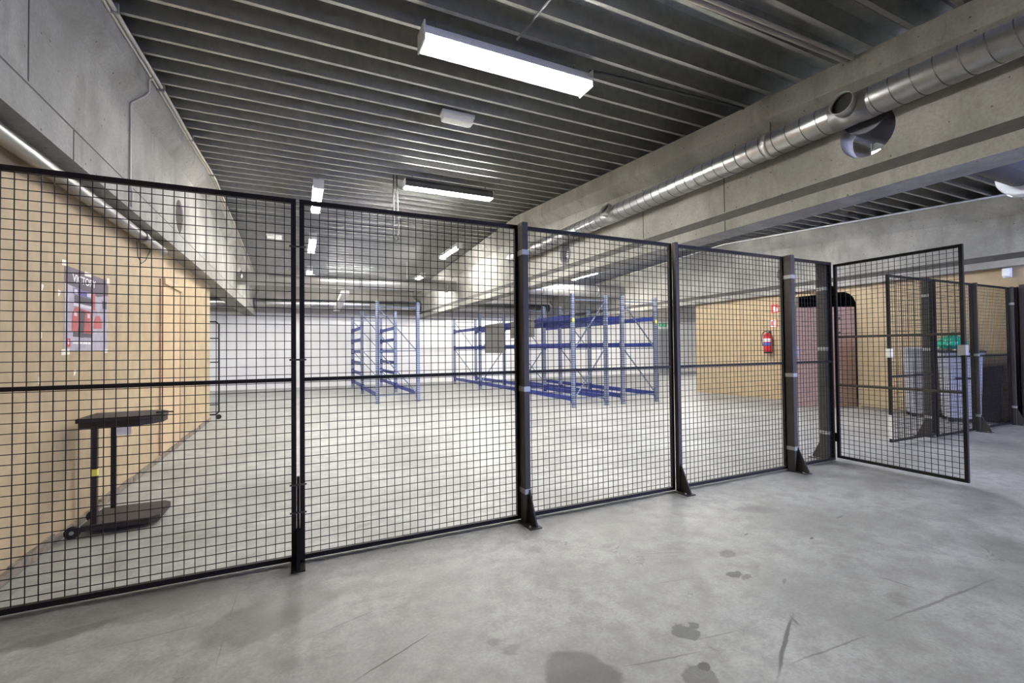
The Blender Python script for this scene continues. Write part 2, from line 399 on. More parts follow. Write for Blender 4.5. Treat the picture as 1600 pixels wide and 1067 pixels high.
# board wall under the third beam, with a round-cornered doorway
w3 = struct('wall_right', box(B(), (XT, Y0, 0), (XT + .1, 10.35, 2.70)), 'fibreboard')
arc = [(7.2, -.1), (5.86, -.1), (5.86, 2.22)] + [(5.86 + .3 - .3 * math.cos(a), 2.22 + .38 * math.sin(a)) for a in (.3, .6, .9, 1.2, PI / 2)] + [(7.2, 2.6)]
cut(w3, [prism(B(), arc, (XT - .2, 0, 0), (0, 1, 0), (0, 0, 1), (.6, 0, 0))])
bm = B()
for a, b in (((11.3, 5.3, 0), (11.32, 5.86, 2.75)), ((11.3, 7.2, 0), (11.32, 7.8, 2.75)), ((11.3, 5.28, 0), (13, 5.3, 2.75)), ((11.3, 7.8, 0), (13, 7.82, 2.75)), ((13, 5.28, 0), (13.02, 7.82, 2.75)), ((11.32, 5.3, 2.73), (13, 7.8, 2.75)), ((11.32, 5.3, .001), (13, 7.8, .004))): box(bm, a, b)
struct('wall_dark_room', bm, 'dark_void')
struct('baseboard_right', box(B(), (XT - .012, Y0, 0), (XT, 5.8, .05)), 'skirt')
for i, y in enumerate((4.95, 8.75)):
    struct('trim_%d' % (7 + i), box(B(), (XT - .004, y, .05), (XT, y + .012, 2.7)), 'plywood')
# open plywood door leaf
d = V((9.90 - 11.17, 6.47 - 5.90, 0)); dl = d.length
leaf = bpy.data.objects.new('door_2', None); C.objects.link(leaf); leaf.location = (11.17, 5.90, 0); leaf.rotation_euler = (0, 0, math.atan2(d.y, d.x))
leaf['kind'] = 'structure'; leaf['label'] = 'open plywood door leaf below the dark round-cornered doorway'
obj('leaf', box(B(), (0, -.02, .03), (dl, .02, 2.23)), 'plywood', leaf, local=True)
obj('edge_strip', box(B(), (dl, -.025, .03), (dl + .012, .025, 2.23)), 'door_board', leaf, local=True)
bm = B(); tube(bm, [(dl - .09, .02, 1.28), (dl - .09, .07, 1.28), (dl - .2, .075, 1.28)], .011, 10)
obj('door_handle', bm, 'zinc', leaf, local=True)
obj('handle_plate', box(B(), (dl - .115, .02, 1.14), (dl - .065, .026, 1.36)), 'zinc', leaf, local=True)
for z in (1.66, 1.98): obj('bolt', tube(B(), [(.35, .02, z), (.35, .035, z)], .022, 12), 'black', leaf, local=True)

# grey door and exit sign in the back wall
dr = struct('door_3', box(B(), (17.95, 19.24, 0), (18.93, 19.3, 2.38)), 'grey_door', 'grey door in the white back wall')
obj('door_frame', box(box(B(), (17.87, 19.22, 0), (17.95, 19.3, 2.46)), (18.93, 19.22, 0), (19.01, 19.3, 2.46)), 'white_metal', dr)
obj('door_handle', tube(B(), [(18.05, 19.24, 1.05), (18.05, 19.19, 1.05), (18.17, 19.19, 1.05)], .012, 8), 'zinc', dr)
ex = thing('exit_sign', 'small green exit sign above the grey door', 'sign', (18.3, 19.28, 2.55))
obj('sign_box', box(B(), (18.05, 19.22, 2.55), (18.57, 19.29, 2.72)), 'green_sign', ex)
obj('arrow', prism(B(), [(0, 0), (.1, .06), (0, .12)], (18.36, 19.218, 2.575), (1, 0, 0), (0, 0, 1), (0, -.004, 0)), 'white_print', ex)
obj('figure', prism(B(), [(0, 0), (.05, .04), (.1, 0), (.13, .03), (.08, .09), (.1, .14), (.03, .14), (-.02, .08)], (18.12, 19.218, 2.57), (1, 0, 0), (0, 0, 1), (0, -.004, 0)), 'white_print', ex)

# ------------------------------------------------------------------ mesh fence
YF = 3.30
def mesh_section(name, label, w, loc, rotz=0., cat='fence panel', group='wire mesh panels of the cage', rails=(1.18,), z0=.012, z1=2.365, st=.03, rail_m='fence'):
    t = thing(name, label, cat, loc, group, rotz)
    for x in (st / 2, w - st / 2): obj('stile', box(B(), (x - st / 2, -.015, z0), (x + st / 2, .015, z1)), 'fence', t, local=True)
    for z in (z0 + st / 2, z1 - st / 2): obj('rail', box(B(), (st, -.015, z - st / 2), (w - st, .015, z + st / 2)), 'fence', t, local=True)
    for z in rails: obj('mid_rail', box(B(), (st, -.013, z - .012), (w - st, .013, z + .012)), rail_m, t, local=True)
    bm = B(); wv = .0042
    nx = round((w - st) / .0535); dx = (w - st) / nx
    for i in range(1, nx): box(bm, (st / 2 + i * dx - wv / 2, -wv / 2, z0 + st * .5), (st / 2 + i * dx + wv / 2, wv / 2, z1 - st * .5))
    nz = round((z1 - z0 - st) / .0535); dz = (z1 - z0 - st) / nz
    for i in range(1, nz):
        z = z0 + st / 2 + i * dz
        box(bm, (st * .5, -wv, z - wv / 2), (w - st * .5, 0, z + wv / 2))
    obj('wire_mesh', bm, 'wire', t, local=True)
    return t
mesh_section('mesh_fence', 'black wire mesh panel between the beige wall and the first fence post', 1.582, (-1.592, YF, 0))
mesh_section('mesh_fence', 'black wire mesh panel second from the beige wall, in front of the two-bay rack', 1.60, (.010, YF, 0))
mesh_section('mesh_fence', 'black wire mesh panel with the long blue rack behind it, third from the wall', 1.60, (1.65, YF, 0))
mesh_section('mesh_fence', 'black wire mesh panel fourth from the wall, beige wall and extinguisher behind it', 1.62, (3.285, YF, 0))
mesh_section('mesh_fence', 'narrow black wire mesh panel beside the open gate', .83, (4.95, YF, 0))

def fence_post(label, x, y0, y1, wd, m, foot=-1, clamps=(.25, 1.05, 2.13), z1=2.37):
    """foot -1: base plate reaches to the camera side, +1: into the cage"""
    t = thing('fence_post', label, 'post', (x, (y0 + y1) / 2, 0), 'posts of the cage fence')
    obj('upright', box(B(), (x - wd / 2, y0, .008), (x + wd / 2, y1, z1)), m, t, bevel=.003)
    ye = y0 if foot < 0 else y1
    obj('base_plate', box(B(), (x - .05, min(ye + foot * .13, y1 if foot < 0 else y0), 0), (x + .05, max(ye + foot * .13, y1 if foot < 0 else y0), .008)), m, t)
    g = foot
    obj('gusset', prism(B(), [(0, .008), (.12 * g, .008), (.12 * g, .025), (0, .27)], (x + wd / 2 - .006, ye, 0), (0, 1, 0), (0, 0, 1), (-.012, 0, 0)), m, t)
    for s in (-1, 1): obj('bolt', tube(B(), [(x + s * .033, ye + foot * .09, .006), (x + s * .033, ye + foot * .09, .02)], .008, 8), 'zinc', t)
    for z in clamps: obj('clamp', box(B(), (x - wd / 2 - .003, y0 - .003, z - .02), (x + wd / 2 + .003, y1 + .003, z + .02)), 'zinc', t)
    return t
# slim joint with two bolts and a small foot where the first two panels meet
t = thing('fence_post', 'slim fence joint with a small foot between the two panels nearest the beige wall', 'post', (0, YF, 0), 'posts of the cage fence')
obj('upright', box(B(), (-.0085, YF - .012, .008), (.0085, YF + .01, .55)), 'fence', t)
obj('base_plate', box(B(), (-.04, YF - .17, 0), (.04, YF + .1, .008)), 'fence', t)
obj('gusset', prism(B(), [(0, .008), (-.15, .008), (-.15, .03), (0, .22)], (-.010, YF - .015, 0), (0, 1, 0), (0, 0, 1), (.020, 0, 0)), 'fence', t)
for z in (.32, .50, 1.31, 2.05):
    obj('bolt', tube(B(), [(-.05, YF - .02, z), (.05, YF - .02, z)], .006, 8), 'post', t)
fence_post('wide olive fence post with three zinc clamps, in front of the long blue rack', 1.627, 3.19, 3.28, .048, 'post')
fence_post('slim fence post between the third and fourth mesh panels', 3.267, 3.235, 3.28, .034, 'post', clamps=())
fence_post('wide grey fence post with three zinc clamps, beside the red extinguisher', 4.915, 3.19, 3.28, .06, 'post')
fence_post('gate post carrying the hinges of the open gate, foot inside the cage', 5.74, 3.32, 3.42, .07, 'post', foot=1, clamps=(.33, 1.33, 2.05))

# open gate swung towards the camera
gate = mesh_section('mesh_gate', 'open wire mesh gate swung out towards the floor in front', 1.17, (5.80, 3.27, 0), rotz=-PI / 2, cat='gate', group=None, rails=(1.47, .90), z0=.04, z1=2.335, rail_m='post')
for z in (.28, 2.03):
    obj('hinge', box(B(), (-.10, -.02, z - .05), (.0, .02, z + .05)), 'fence', gate, local=True)
obj('lock_case', box(B(), (1.12, -.03, 1.26), (1.18, .03, 1.36)), 'zinc', gate, local=True)
obj('gate_handle', tube(B(), [(1.15, .03, 1.31), (1.15, .07, 1.31), (1.05, .07, 1.31)], .009, 8), 'dark_metal', gate, local=True)

# fence beyond the gate opening
YB = 3.42
g2 = mesh_section('mesh_gate', 'closed narrow mesh gate leaf with two middle rails beyond the gate opening', 1.18, (7.26, YB, 0), cat='gate', group=None, rails=(1.50, .94), z0=.05, z1=2.33)
obj('lock_case', box(B(), (-.01, -.03, 1.20), (.05, .03, 1.32)), 'tape', g2, local=True)
obj('edge_guard', box(B(), (-.008, -.02, .10), (.0, .02, .42)), 'tape', g2, local=True)
mesh_section('mesh_fence', 'black wire mesh panel directly in front of the grey bins', 1.16, (8.50, YB, 0), z1=2.335)
mesh_section('mesh_fence', 'black wire mesh panel beyond the bins, beside the leaning plank', 1.27, (9.70, YB, 0), z1=2.335)
mesh_section('mesh_fence', 'narrow wire mesh panel against the board wall past the bins', .13, (11.01, YB, 0), z1=2.335)
fence_post('wide grey post at the closed mesh gate leaf, foot inside the cage', 8.47, 3.44, 3.54, .06, 'post', foot=1, clamps=(.3, 1.3, 2.1), z1=2.36)
fence_post('slim post beside the bins with a flared foot on the gate side', 9.68, 3.35, 3.40, .035, 'post', clamps=(.25, 1.2), z1=2.34)
fence_post('slim post nearest the board wall past the bins', 10.99, 3.35, 3.40, .04, 'post', foot=-1, clamps=(.3, 2.05), z1=2.34)
fence_post('thin wall post where the mesh meets the board wall', 11.14, 3.34, 3.40, .05, 'fence', foot=1, clamps=(), z1=2.34)

o = obj('wall_shade_panel', box(B(), (11.08, 2.75, 0), (11.195, 3.31, 2.37)), 'plank', loc=(11.1, 3, 0)); tag(o, 'dark brown panel standing in for shade on the wall where the far fence ends', 'board')  # dark panel stands in for the shaded end of the wall

# ------------------------------------------------------------------ pallet racks
def rack(label, x0, x1, ys, levels, ztop=2.66, lean=False):
    t = thing('pallet_rack', label, 'rack', ((x0 + x1) / 2, ys[0], 0), 'pallet racks in the cage')
    for j, y in enumerate(ys):
        bm = B()                                            # zig-zag bracing of one frame
        fr = bpy.data.objects.new('upright_frame', None); C.objects.link(fr); fr.parent = t; fr.location = V((x0, y, 0)) - V(t.location)
        for x in (x0, x1):
            ps = B(); s = 1 if x == x0 else -1
            box(ps, (x - .045, y - .035, .006), (x - .041 + 0, y + .035, ztop)); box(ps, (x + .041, y - .035, .006), (x + .045, y + .035, ztop)); box(ps, (x - .045, y - .037, .006), (x + .045, y - .033, ztop))
            box(ps, (x - .07, y - .05, 0), (x + .07, y + .05, .006))
            obj('post', ps, 'galv', fr)
        zz = [.22, 1.36, 2.5]; flip = j % 2
        for a, b in zip(zz, zz[1:]):
            p, q = ((x0 + .03, y, b), (x1 - .03, y, a)) if not (lean and j < 3) else ((x0 + .03, y, a), (x1 - .03, y, b))
            obj('brace', bar(B(), p, q, .03, .025), 'galv', fr)
        for z in (.2, 1.36, 2.52): obj('tie', bar(B(), (x0 + .03, y + .012, z), (x1 - .03, y + .012, z), .03, .025), 'galv', fr)
    for j, (a, b) in enumerate(zip(ys, ys[1:])):
        for z in levels[j]:
            for x, s in ((x0, -1), (x1, 1)):
                bmx = B(); box(bmx, (x - .022, a + .05, z - .055), (x + .022, b - .05, z + .055))
                o = obj('beam', bmx, 'blue', t, bevel=.006)
                for yy in (a + .042, b - .042):
                    obj('connector', box(B(), (x - .05 , yy - .008, z - .10), (x + .05, yy + .008, z + .09)), 'blue_dark', o)
                    
    return t
rack('three-bay blue and galvanised pallet rack with grey boards, next to the wide olive post', 5.81, 6.74, [9.0, 12.05, 15.0, 17.9], [(.2, 1.45, 2.12)] * 3, lean=True)
rack('blue and galvanised pallet rack row nearest the beige wall with the extinguisher', 7.24, 8.31, [9.0, 11.95, 14.95], [(.2, 1.45, 2.12)] * 2)
rack('two-bay pallet rack standing alone, with many beam levels in its far bay', 1.87, 2.93, [12.2, 15.3, 18.2], [(.22,), (.25, .63, .97, 1.36, 1.74, 2.13)])
for nm, (y0, y1, z0, z1), lb in (('a', (12.75, 14.35, 1.26, 2.20), 'grey board hung on the rack side, the larger and lower one'), ('b', (10.8, 12.3, 1.70, 2.19), 'grey board hung on the rack side behind the olive post, the smaller one')):
    o = obj('grey_board', box(B(), (5.735, y0, z0), (5.757, y1, z1)), 'grey_board', loc=(5.74, (y0 + y1) / 2, z0)); tag(o, lb, 'board')
for x, y in ((5.81, 9.0), (8.31, 9.0)):
    t = tag(obj('warning_sticker', box(B(), (x - .04, y - .041, 1.98), (x + .035, y - .0375, 2.08)), 'yellow', loc=(x, y - .04, 1.98)), 'yellow warning sticker on the front post of the %s' % ('rack with grey boards' if x < 6 else 'rack nearest the extinguisher wall'), 'sticker')

# ------------------------------------------------------------------ trolley by the wall
t = thing('trolley', 'dark brown two-deck trolley on two legs standing by the beige wall', 'trolley', (-1.24, 4.68, 0))
top = [(-.27, -.20), (.12, -.21), (.19, -.16), (.24, -.05), (.24, .1), (.18, .19), (.08, .22), (-.27, .20)]
obj('top_board', prism(B(), [(a - 1.24, b + 4.68) for a, b in top], (0, 0, .84), (1, 0, 0), (0, 1, 0), (0, 0, .035)), 'trolley_top', t, bevel=.006)
obj('top_rim', prism(B(), [(a * .96 - 1.235, b * .96 + 4.68) for a, b in top], (0, 0, .80), (1, 0, 0), (0, 1, 0), (0, 0, .04)), 'trolley', t)
obj('deck', prism(B(), [(-1.47, 4.46), (-1.06, 4.46), (-1.0, 4.52), (-1.0, 4.86), (-1.05, 4.92), (-1.47, 4.92)], (0, 0, .035), (1, 0, 0), (0, 1, 0), (0, 0, .045)), 'trolley_top', t, bevel=.005)
for y in (4.49, 4.88):
    l = obj('leg', bar(B(), (-1.395, y, .08), (-1.395, y, .81), .032), 'trolley', t)
    if y < 4.6: obj('yellow_band', box(B(), (-1.413, y - .018, .44), (-1.377, y + .018, .49)), 'yellow', l)
    w = obj('wheel', tube(B(), [(-1.51, y - .055, .045), (-1.51, y - .025, .045)], .045, 20), 'rubber', t)
    obj('hub', tube(B(), [(-1.51, y - .06, .045), (-1.51, y - .02, .045)], .014, 12), 'zinc', w)
    obj('axle_bracket', box(B(), (-1.52, y - .02, .04), (-1.42, y + .01, .06)), 'trolley', t)
obj('white_sticker', box(B(), (-1.27, 4.50, .73), (-1.18, 4.503, .80)), 'white_print', t)
obj('handle_rod', tube(B(), [(-1.05, 4.62, .882), (-.93, 4.60, .882)], .006, 8), 'trolley', t)

# ------------------------------------------------------------------ poster and tape on the left wall
PX = -1.6
def wplate(a0, a1, z0, z1, t0, t1): return box(B(), (PX + t0, a0, z0), (PX + t1, a1, z1))
po = thing('poster', 'grey and violet poster with a red vehicle, taped to the beige wall', 'poster', (PX, 4.98, 1.39))
obj('sheet', wplate(4.55, 5.42, 1.39, 2.04, .001, .003), 'poster', po)
obj('header', prism(B(), [(4.55, 2.04), (5.42, 2.04), (5.42, 1.90), (5.18, 1.865), (4.55, 1.905)], (PX + .003, 0, 0), (0, 1, 0), (0, 0, 1), (.001, 0, 0)), 'poster_dark', po)
def lettering(txt, y, z, size, m, parent, x, name='lettering', face=1, sx=1.):
    cu = bpy.data.curves.new(name, 'FONT'); cu.body = txt; cu.size = size; cu.extrude = .0006; cu.offset = size * .012
    tmp = bpy.data.objects.new('tmp_text', cu); C.objects.link(tmp); bpy.context.view_layer.update()
    me = bpy.data.meshes.new_from_object(tmp.evaluated_get(bpy.context.evaluated_depsgraph_get())); bpy.data.objects.remove(tmp)
    me.materials.clear(); me.materials.append(M[m])
    o = bpy.data.objects.new(name, me); C.objects.link(o); o.parent = parent
    a = V((0, face, 0)) * sx; b = V((0, 0, 1)); n = V((face, 0, 0))
    o.matrix_local = Matrix.Translation(V((x, y, z)) - V(parent.location)) @ Matrix(((a.x, b.x, n.x, 0), (a.y, b.y, n.y, 0), (a.z, b.z, n.z, 0), (0, 0, 0, 1)))
    return o
lettering('VICTORY', 4.68, 1.935, .085, 'white_print', po, PX + .0048, sx=1.25)
obj('sign_panel', wplate(4.70, 5.06, 1.835, 1.885, .003, .0042), 'poster_violet', po)
for y0, y1 in ((4.71, 4.77), (4.95, 5.03)): obj('sign_square', wplate(y0, y1, 1.842, 1.878, .0042, .005), 'poster_pale', po)
obj('windscreen', wplate(4.72, 5.06, 1.77, 1.832, .003, .0042), 'poster_black', po)
obj('red_side', wplate(5.06, 5.12, 1.74, 1.89, .003, .0042), 'poster_red', po)
obj('pale_stripe', wplate(4.70, 5.06, 1.745, 1.768, .003, .0042), 'poster_pale', po)
obj('red_body', prism(B(), [(4.67, 1.545), (5.05, 1.53), (5.06, 1.72), (4.74, 1.74), (4.68, 1.68)], (PX + .003, 0, 0), (0, 1, 0), (0, 0, 1), (.0012, 0, 0)), 'poster_red', po)
obj('grille', prism(B(), [(4.78, 1.50), (4.88, 1.495), (4.92, 1.715), (4.82, 1.725)], (PX + .0042, 0, 0), (0, 1, 0), (0, 0, 1), (.0012, 0, 0)), 'poster_black', po)
for y0 in (4.71, 4.96): obj('headlamp', wplate(y0, y0 + .05, 1.665, 1.70, .0042, .0054), 'poster_pale', po)
obj('bumper', wplate(4.70, 5.06, 1.50, 1.535, .003, .0042), 'poster_black', po)
obj('small_red_car', prism(B(), [(5.09, 1.58), (5.28, 1.59), (5.27, 1.66), (5.22, 1.70), (5.14, 1.69), (5.09, 1.64)], (PX + .003, 0, 0), (0, 1, 0), (0, 0, 1), (.001, 0, 0)), 'poster_red', po)
obj('photo_square', wplate(5.29, 5.38, 1.77, 1.84, .003, .0042), 'poster_black', po)
obj('emblem', wplate(4.58, 4.65, 1.42, 1.485, .003, .0042), 'red_sign', po)
obj('emblem_leaf', prism(B(), [(0, -.02), (.014, 0), (0, .022), (-.014, 0)], (PX + .0042, 4.615, 1.453), (0, 1, 0), (0, 0, 1), (.001, 0, 0)), 'white_print', po)
for k, (y0, y1) in enumerate(((4.69, 4.79), (4.80, 4.87), (4.88, 4.97), (4.98, 5.03))): obj('small_print', wplate(y0, y1, 1.445, 1.463, .003, .004), 'white_print', po)
for y0, z0, w_, h_ in ((4.50, 2.03, .09, .05), (4.90, 2.01, .14, .04), (5.38, 2.0, .07, .07), (4.50, 1.355, .14, .05), (5.33, 1.37, .09, .035)):
    obj('tape', prism(B(), [(0, 0), (w_, .006), (w_ * .95, h_), (.004, h_ * .9)], (PX + .0035, y0, z0), (0, 1, 0), (0, 0, 1), (.001, 0, 0)), 'tape', po)
random.seed(8)
for y, z in ((4.20, 1.80), (4.20, 1.47), (4.45, 1.79), (4.18, 1.16), (4.72, 1.19)):
    a = random.uniform(.5, 1.6)
    o = obj('tape_scrap', prism(B(), [(0, 0), (.022, .006), (.022 + .03 * math.cos(a), .045), (.004, .05)], (PX + .0005, y, z), (0, 1, 0), (0, 0, 1), (.001, 0, 0)), 'tape', loc=(PX, y, z))
    tag(o, 'small scrap of white tape left on the beige wall beside the poster', 'tape', 'tape scraps around the poster')

# ------------------------------------------------------------------ extinguisher, signs, wall lamp
e = thing('fire_extinguisher', 'red fire extinguisher hung on the beige wall', 'fire extinguisher', (11.08, 7.9, 1.2))
ex_, ey = 11.085, 7.9
obj('cylinder', tube(B(), [(ex_, ey, 1.235), (ex_, ey, 1.25), (ex_, ey, 1.60), (ex_, ey, 1.66), (ex_, ey, 1.70), (ex_, ey, 1.73)], [.095, .105, .105, .095, .06, .035], 28), 'red', e)
obj('base_ring', tube(B(), [(ex_, ey, 1.195), (ex_, ey, 1.24)], [.098, .1], 28), 'black', e)
obj('valve', tube(B(), [(ex_, ey, 1.73), (ex_, ey, 1.80)], .022, 14), 'zinc', e)
obj('lever', bar(B(), (ex_ + .02, ey, 1.81), (ex_ - .11, ey, 1.83), .025, .012), 'zinc', e)
obj('carry_handle', bar(B(), (ex_ + .02, ey, 1.775), (ex_ - .10, ey, 1.77), .025, .012), 'black', e)
obj('hose', tube(B(), [(ex_, ey + .02, 1.77), (ex_ - .01, ey + .09, 1.765), (ex_ - .02, ey + .135, 1.70), (ex_ - .02, ey + .15, 1.58), (ex_ - .02, ey + .14, 1.45), (ex_ - .02, ey + .115, 1.38)], .011, 10), 'black', e)
for z0, z1, mm, nm in ((1.50, 1.58, 'white_print', 'instruction_label'), (1.39, 1.48, 'blue_print', 'blue_label')):
    bm = B(); n = 10
    for k in range(n):
        a0, a1 = (PI * .62 + (PI * .85) * q / n for q in (k, k + 1)); r = .1062
        vs = [bm.verts.new((ex_ + r * math.cos(a), ey + r * math.sin(a), z)) for a, z in ((a0, z0), (a1, z0), (a1, z1), (a0, z1))]
        bm.faces.new(vs)
    bmesh.ops.remove_doubles(bm, verts=bm.verts, dist=1e-5)
    obj(nm, bm, mm, e)
obj('wall_bracket', box(B(), (ex_ + .08, ey - .03, 1.4), (XT - .001, ey + .03, 1.78)), 'black', e)
sg = thing('fire_sign', 'square red fire extinguisher sign high on the beige wall', 'sign', (XT, 7.75, 2.23))
obj('plate', box(B(), (XT - .006, 7.66, 2.24), (XT, 7.86, 2.46)), 'red_sign', sg)
obj('pictogram', prism(B(), [(0, 0), (.05, 0), (.05, .12), (.035, .145), (.015, .145), (0, .12)], (XT - .0062, 7.80, 2.27), (0, -1, 0), (0, 0, 1), (-.002, 0, 0)), 'white_print', sg)
obj('flame', prism(B(), [(0, 0), (.05, 0), (.055, .06), (.03, .12), (.02, .07), (.0, .05)], (XT - .0062, 7.735, 2.27), (0, -1, 0), (0, 0, 1), (-.002, 0, 0)), 'white_print', sg)
sg = thing('instruction_sign', 'small white instruction sign with red edge just above the extinguisher', 'sign', (XT, 7.8, 1.87))
obj('plate', box(B(), (XT - .005, 7.70, 1.87), (XT, 7.90, 2.08)), 'red_sign', sg)
obj('paper', box(B(), (XT - .0065, 7.715, 1.885), (XT - .005, 7.885, 2.065)), 'white_print', sg)
for z in (1.93, 1.98, 2.03): obj('text_line', box(B(), (XT - .0075, 7.73, z - .008), (XT - .0065, 7.80, z + .008)), 'red_sign', sg)
obj('pictogram', box(B(), (XT - .0075, 7.82, 1.92), (XT - .0065, 7.87, 2.03)), 'red_sign', sg)
lp = thing('wall_lamp', 'white plastic lamp on the board wall above the fence past the bins', 'lamp', (XT, 3.47, 2.53))
obj('back_plate', box(B(), (XT - .03, 3.42, 2.52), (XT, 3.53, 2.69)), 'white_plastic', lp, bevel=.008)
obj('cover', box(B(), (XT - .11, 3.43, 2.535), (XT - .03, 3.52, 2.68)), 'white_plastic', lp, bevel=.02)

# ------------------------------------------------------------------ bins behind the far fence
def wheelie(label, x, y, w, dp, h, rot, dark=False):
    t = thing('waste_bin', label, 'bin', (x, y, 0), 'grey waste bins', rot)
    bm = B(); rs = []
    for z, k in ((.07, .84), (.12, .88), (h * .72, .97), (h - .12, 1.), (h - .05, 1.), (h - .05, 1.07), (h, 1.07)):
        a, b = w / 2 * k, dp / 2 * k; ch = .06
        pts = [(-a + ch, -b), (a - ch, -b), (a, -b + ch), (a, b - ch), (a - ch, b), (-a + ch, b), (-a, b - ch), (-a, -b + ch)]
        rs.append([bm.verts.new((p_, q_, z)) for p_, q_ in pts])
    for s_, t_ in zip(rs, rs[1:]):
        for k in range(8): bm.faces.new((s_[k], s_[(k + 1) % 8], t_[(k + 1) % 8], t_[k]))
    bm.faces.new(rs[0][::-1]); bm.faces.new(rs[-1])
    obj('body', bm, 'bin', t, local=True)
    obj('lid', prism(B(), [(-dp / 2 - .05, 0), (dp / 2 + .05, 0), (dp / 2 + .03, .035), (0, .06), (-dp / 2 - .03, .035)], (-w / 2 - .03, 0, h), (0, 1, 0), (0, 0, 1), (w + .06, 0, 0)), 'bin_dark' if dark else 'bin', t, local=True, bevel=.008)
    for s_ in (-1, 1):
        wh = obj('wheel', tube(B(), [(s_ * (w / 2 - .06) - .025, dp / 2 - .05, .08), (s_ * (w / 2 - .06) + .025, dp / 2 - .05, .08)], .08, 20), 'rubber', t, local=True)
        obj('front_foot', box(B(), (s_ * (w / 2 - .1) - .03, -dp / 2 + .06, 0), (s_ * (w / 2 - .1) + .03, -dp / 2 + .12, .08)), 'rubber', t, local=True)
    obj('handle', tube(B(), [(-w / 2 + .05, dp / 2, h - .06), (-w / 2 + .05, dp / 2 + .09, h - .03), (w / 2 - .05, dp / 2 + .09, h - .03), (w / 2 - .05, dp / 2, h - .06)], .014, 8), 'bin', t, local=True)
    for q in (-.3, .3): obj('rib', box(B(), (q * w - .012, -dp / 2 * .99 - .012, .3), (q * w + .012, -dp / 2 * .9, h * .8)), 'bin', t, local=True)
    obj('front_slot', box(B(), (-.1, -dp / 2 * 1.0 - .004, h * .62), (.1, -dp / 2 * .9, h * .65)), 'black', t, local=True)
    return t
wheelie('tall grey waste bin with a grey lid and no bag, behind the closed gate leaf', 10.86, 4.62, .42, .42, 1.27, -1.0)
wheelie('tall grey waste bin with a dark lid and a green bag on top', 10.72, 3.97, .52, .50, 1.22, -1.05, True)
bm = B()
bmesh.ops.create_icosphere(bm, subdivisions=4, radius=1)
random.seed(5)
from mathutils import noise as MN
for v in bm.verts:
    nrm = v.co.normalized(); k = 1 + .16 * MN.noise(nrm * 2.3) + .10 * MN.noise(nrm * 6)
    z = max(nrm.z, -.62); v.co = V((nrm.x * .21, nrm.y * .19, z * .15)) * k
    if nrm.z < -.5: v.co.z = -.093
for fc in bm.faces: fc.smooth = True
bmesh.ops.rotate(bm, cent=(0, 0, 0), matrix=Matrix.Rotation(.6, 3, 'Z'), verts=bm.verts)
bmesh.ops.translate(bm, verts=bm.verts, vec=(10.68, 4.05, 1.385))
bag = thing('rubbish_bag', 'green plastic rubbish bag lying on a bin lid', 'bag', (10.68, 4.05, 1.28))
obj('bag_body', bm, 'bag', bag)
obj('knot', tube(B(), [(10.62, 4.02, 1.49), (10.60, 4.01, 1.545), (10.58, 3.99, 1.57)], [.03, .015, .035], 10), 'bag', bag)
o = obj('plank', prism(B(), [(0, 0), (.24, 0), (.24, .95), (.0, .99)], (10.99, 3.56, 0), (.0, 1, 0), (.15, 0, 1), (.03, 0, 0)), 'plank', loc=(11.06, 3.6, 0)); tag(o, 'dark brown plank leaning on the board wall beside the bins', 'plank')

# ------------------------------------------------------------------ black tubular gate at the end of the left wall
t = thing('tube_gate', 'black tubular frame gate at the far end of the beige wall', 'gate', (-1.75, 11.0, 0))
bm = B()
tube(bm, [(-1.72, 11.05, .10), (-1.52, 11.05, .10), (-1.47, 11.05, .15), (-1.47, 11.05, 1.95), (-1.52, 11.05, 2.0), (-1.9, 11.05, 2.0)], .017, 10)
obj('outer_frame', bm, 'black', t)
for z in (.3, .75, 1.17, 1.66): obj('crossbar', tube(B(), [(-1.9, 11.05, z), (-1.47, 11.05, z)], .012, 8), 'black', t)
obj('hinge_post', tube(B(), [(-1.9, 11.05, 0), (-1.9, 11.05, 2.05)], .02, 10), 'black', t)
obj('caster', tube(B(), [(-1.475, 11.03, .05), (-1.475, 11.07, .05)], .05, 16), 'rubber', t)

# ------------------------------------------------------------------ ducts and pipes
def helix(c0, d, r, L, pitch, w=.007, n=28):
    c0 = V(c0); a, b, d = frame(d); bm = B(); N_ = int(L / pitch * n); prev = None
    for i in range(N_ + 1):
        t_ = 2 * PI * i / n; y = pitch * i / n; e = a * math.cos(t_) + b * math.sin(t_)
        cur = [bm.verts.new(c0 + d * (y + o_) + e * q_) for o_, q_ in ((-w / 2, r - .003), (-w / 2, r + .003), (w / 2, r + .003), (w / 2, r - .003))]
        if prev:
            for k in range(4): bm.faces.new((prev[k], prev[(k + 1) % 4], cur[(k + 1) % 4], cur[k]))
        prev = cur
    return bm
DX, DZ, DR = 4.385, 3.42, .125
t = thing('spiral_duct', 'round galvanised spiral duct hung along the concrete beam', 'duct', (DX, 3, DZ))
obj('pipe', tube(B(), [(DX, -4, DZ), (DX, 9.3, DZ)], DR, 40), 'duct', t)
obj('spiral_seam', helix((DX, -4, DZ), (0, 1, 0), DR, 13.2, .142), 'duct_seam', t)
for y, up in ((2.28, .12), (5.62, .45)):
    dv = V((-1, 0, up)).normalized(); p0 = V((DX, y, DZ)) + dv * .085
    col = obj('branch_collar', ring(B(), p0, dv, .098, .09, .10), 'duct', t)
    obj('collar_inside', tube(B(), [p0 + dv * .04, p0 + dv * .045], .09, 32), 'duct_inside', col)
    sd = B(); ring(sd, V((DX, y - .15, DZ)), (0, 1, 0), DR + .004, DR, .30, 40); obj('saddle', sd, 'duct', t)
for y in (3.02, -1): obj('joint_band', ring(B(), (DX, y, DZ), (0, 1, 0), DR + .008, DR, .05, 40), 'foil', t)
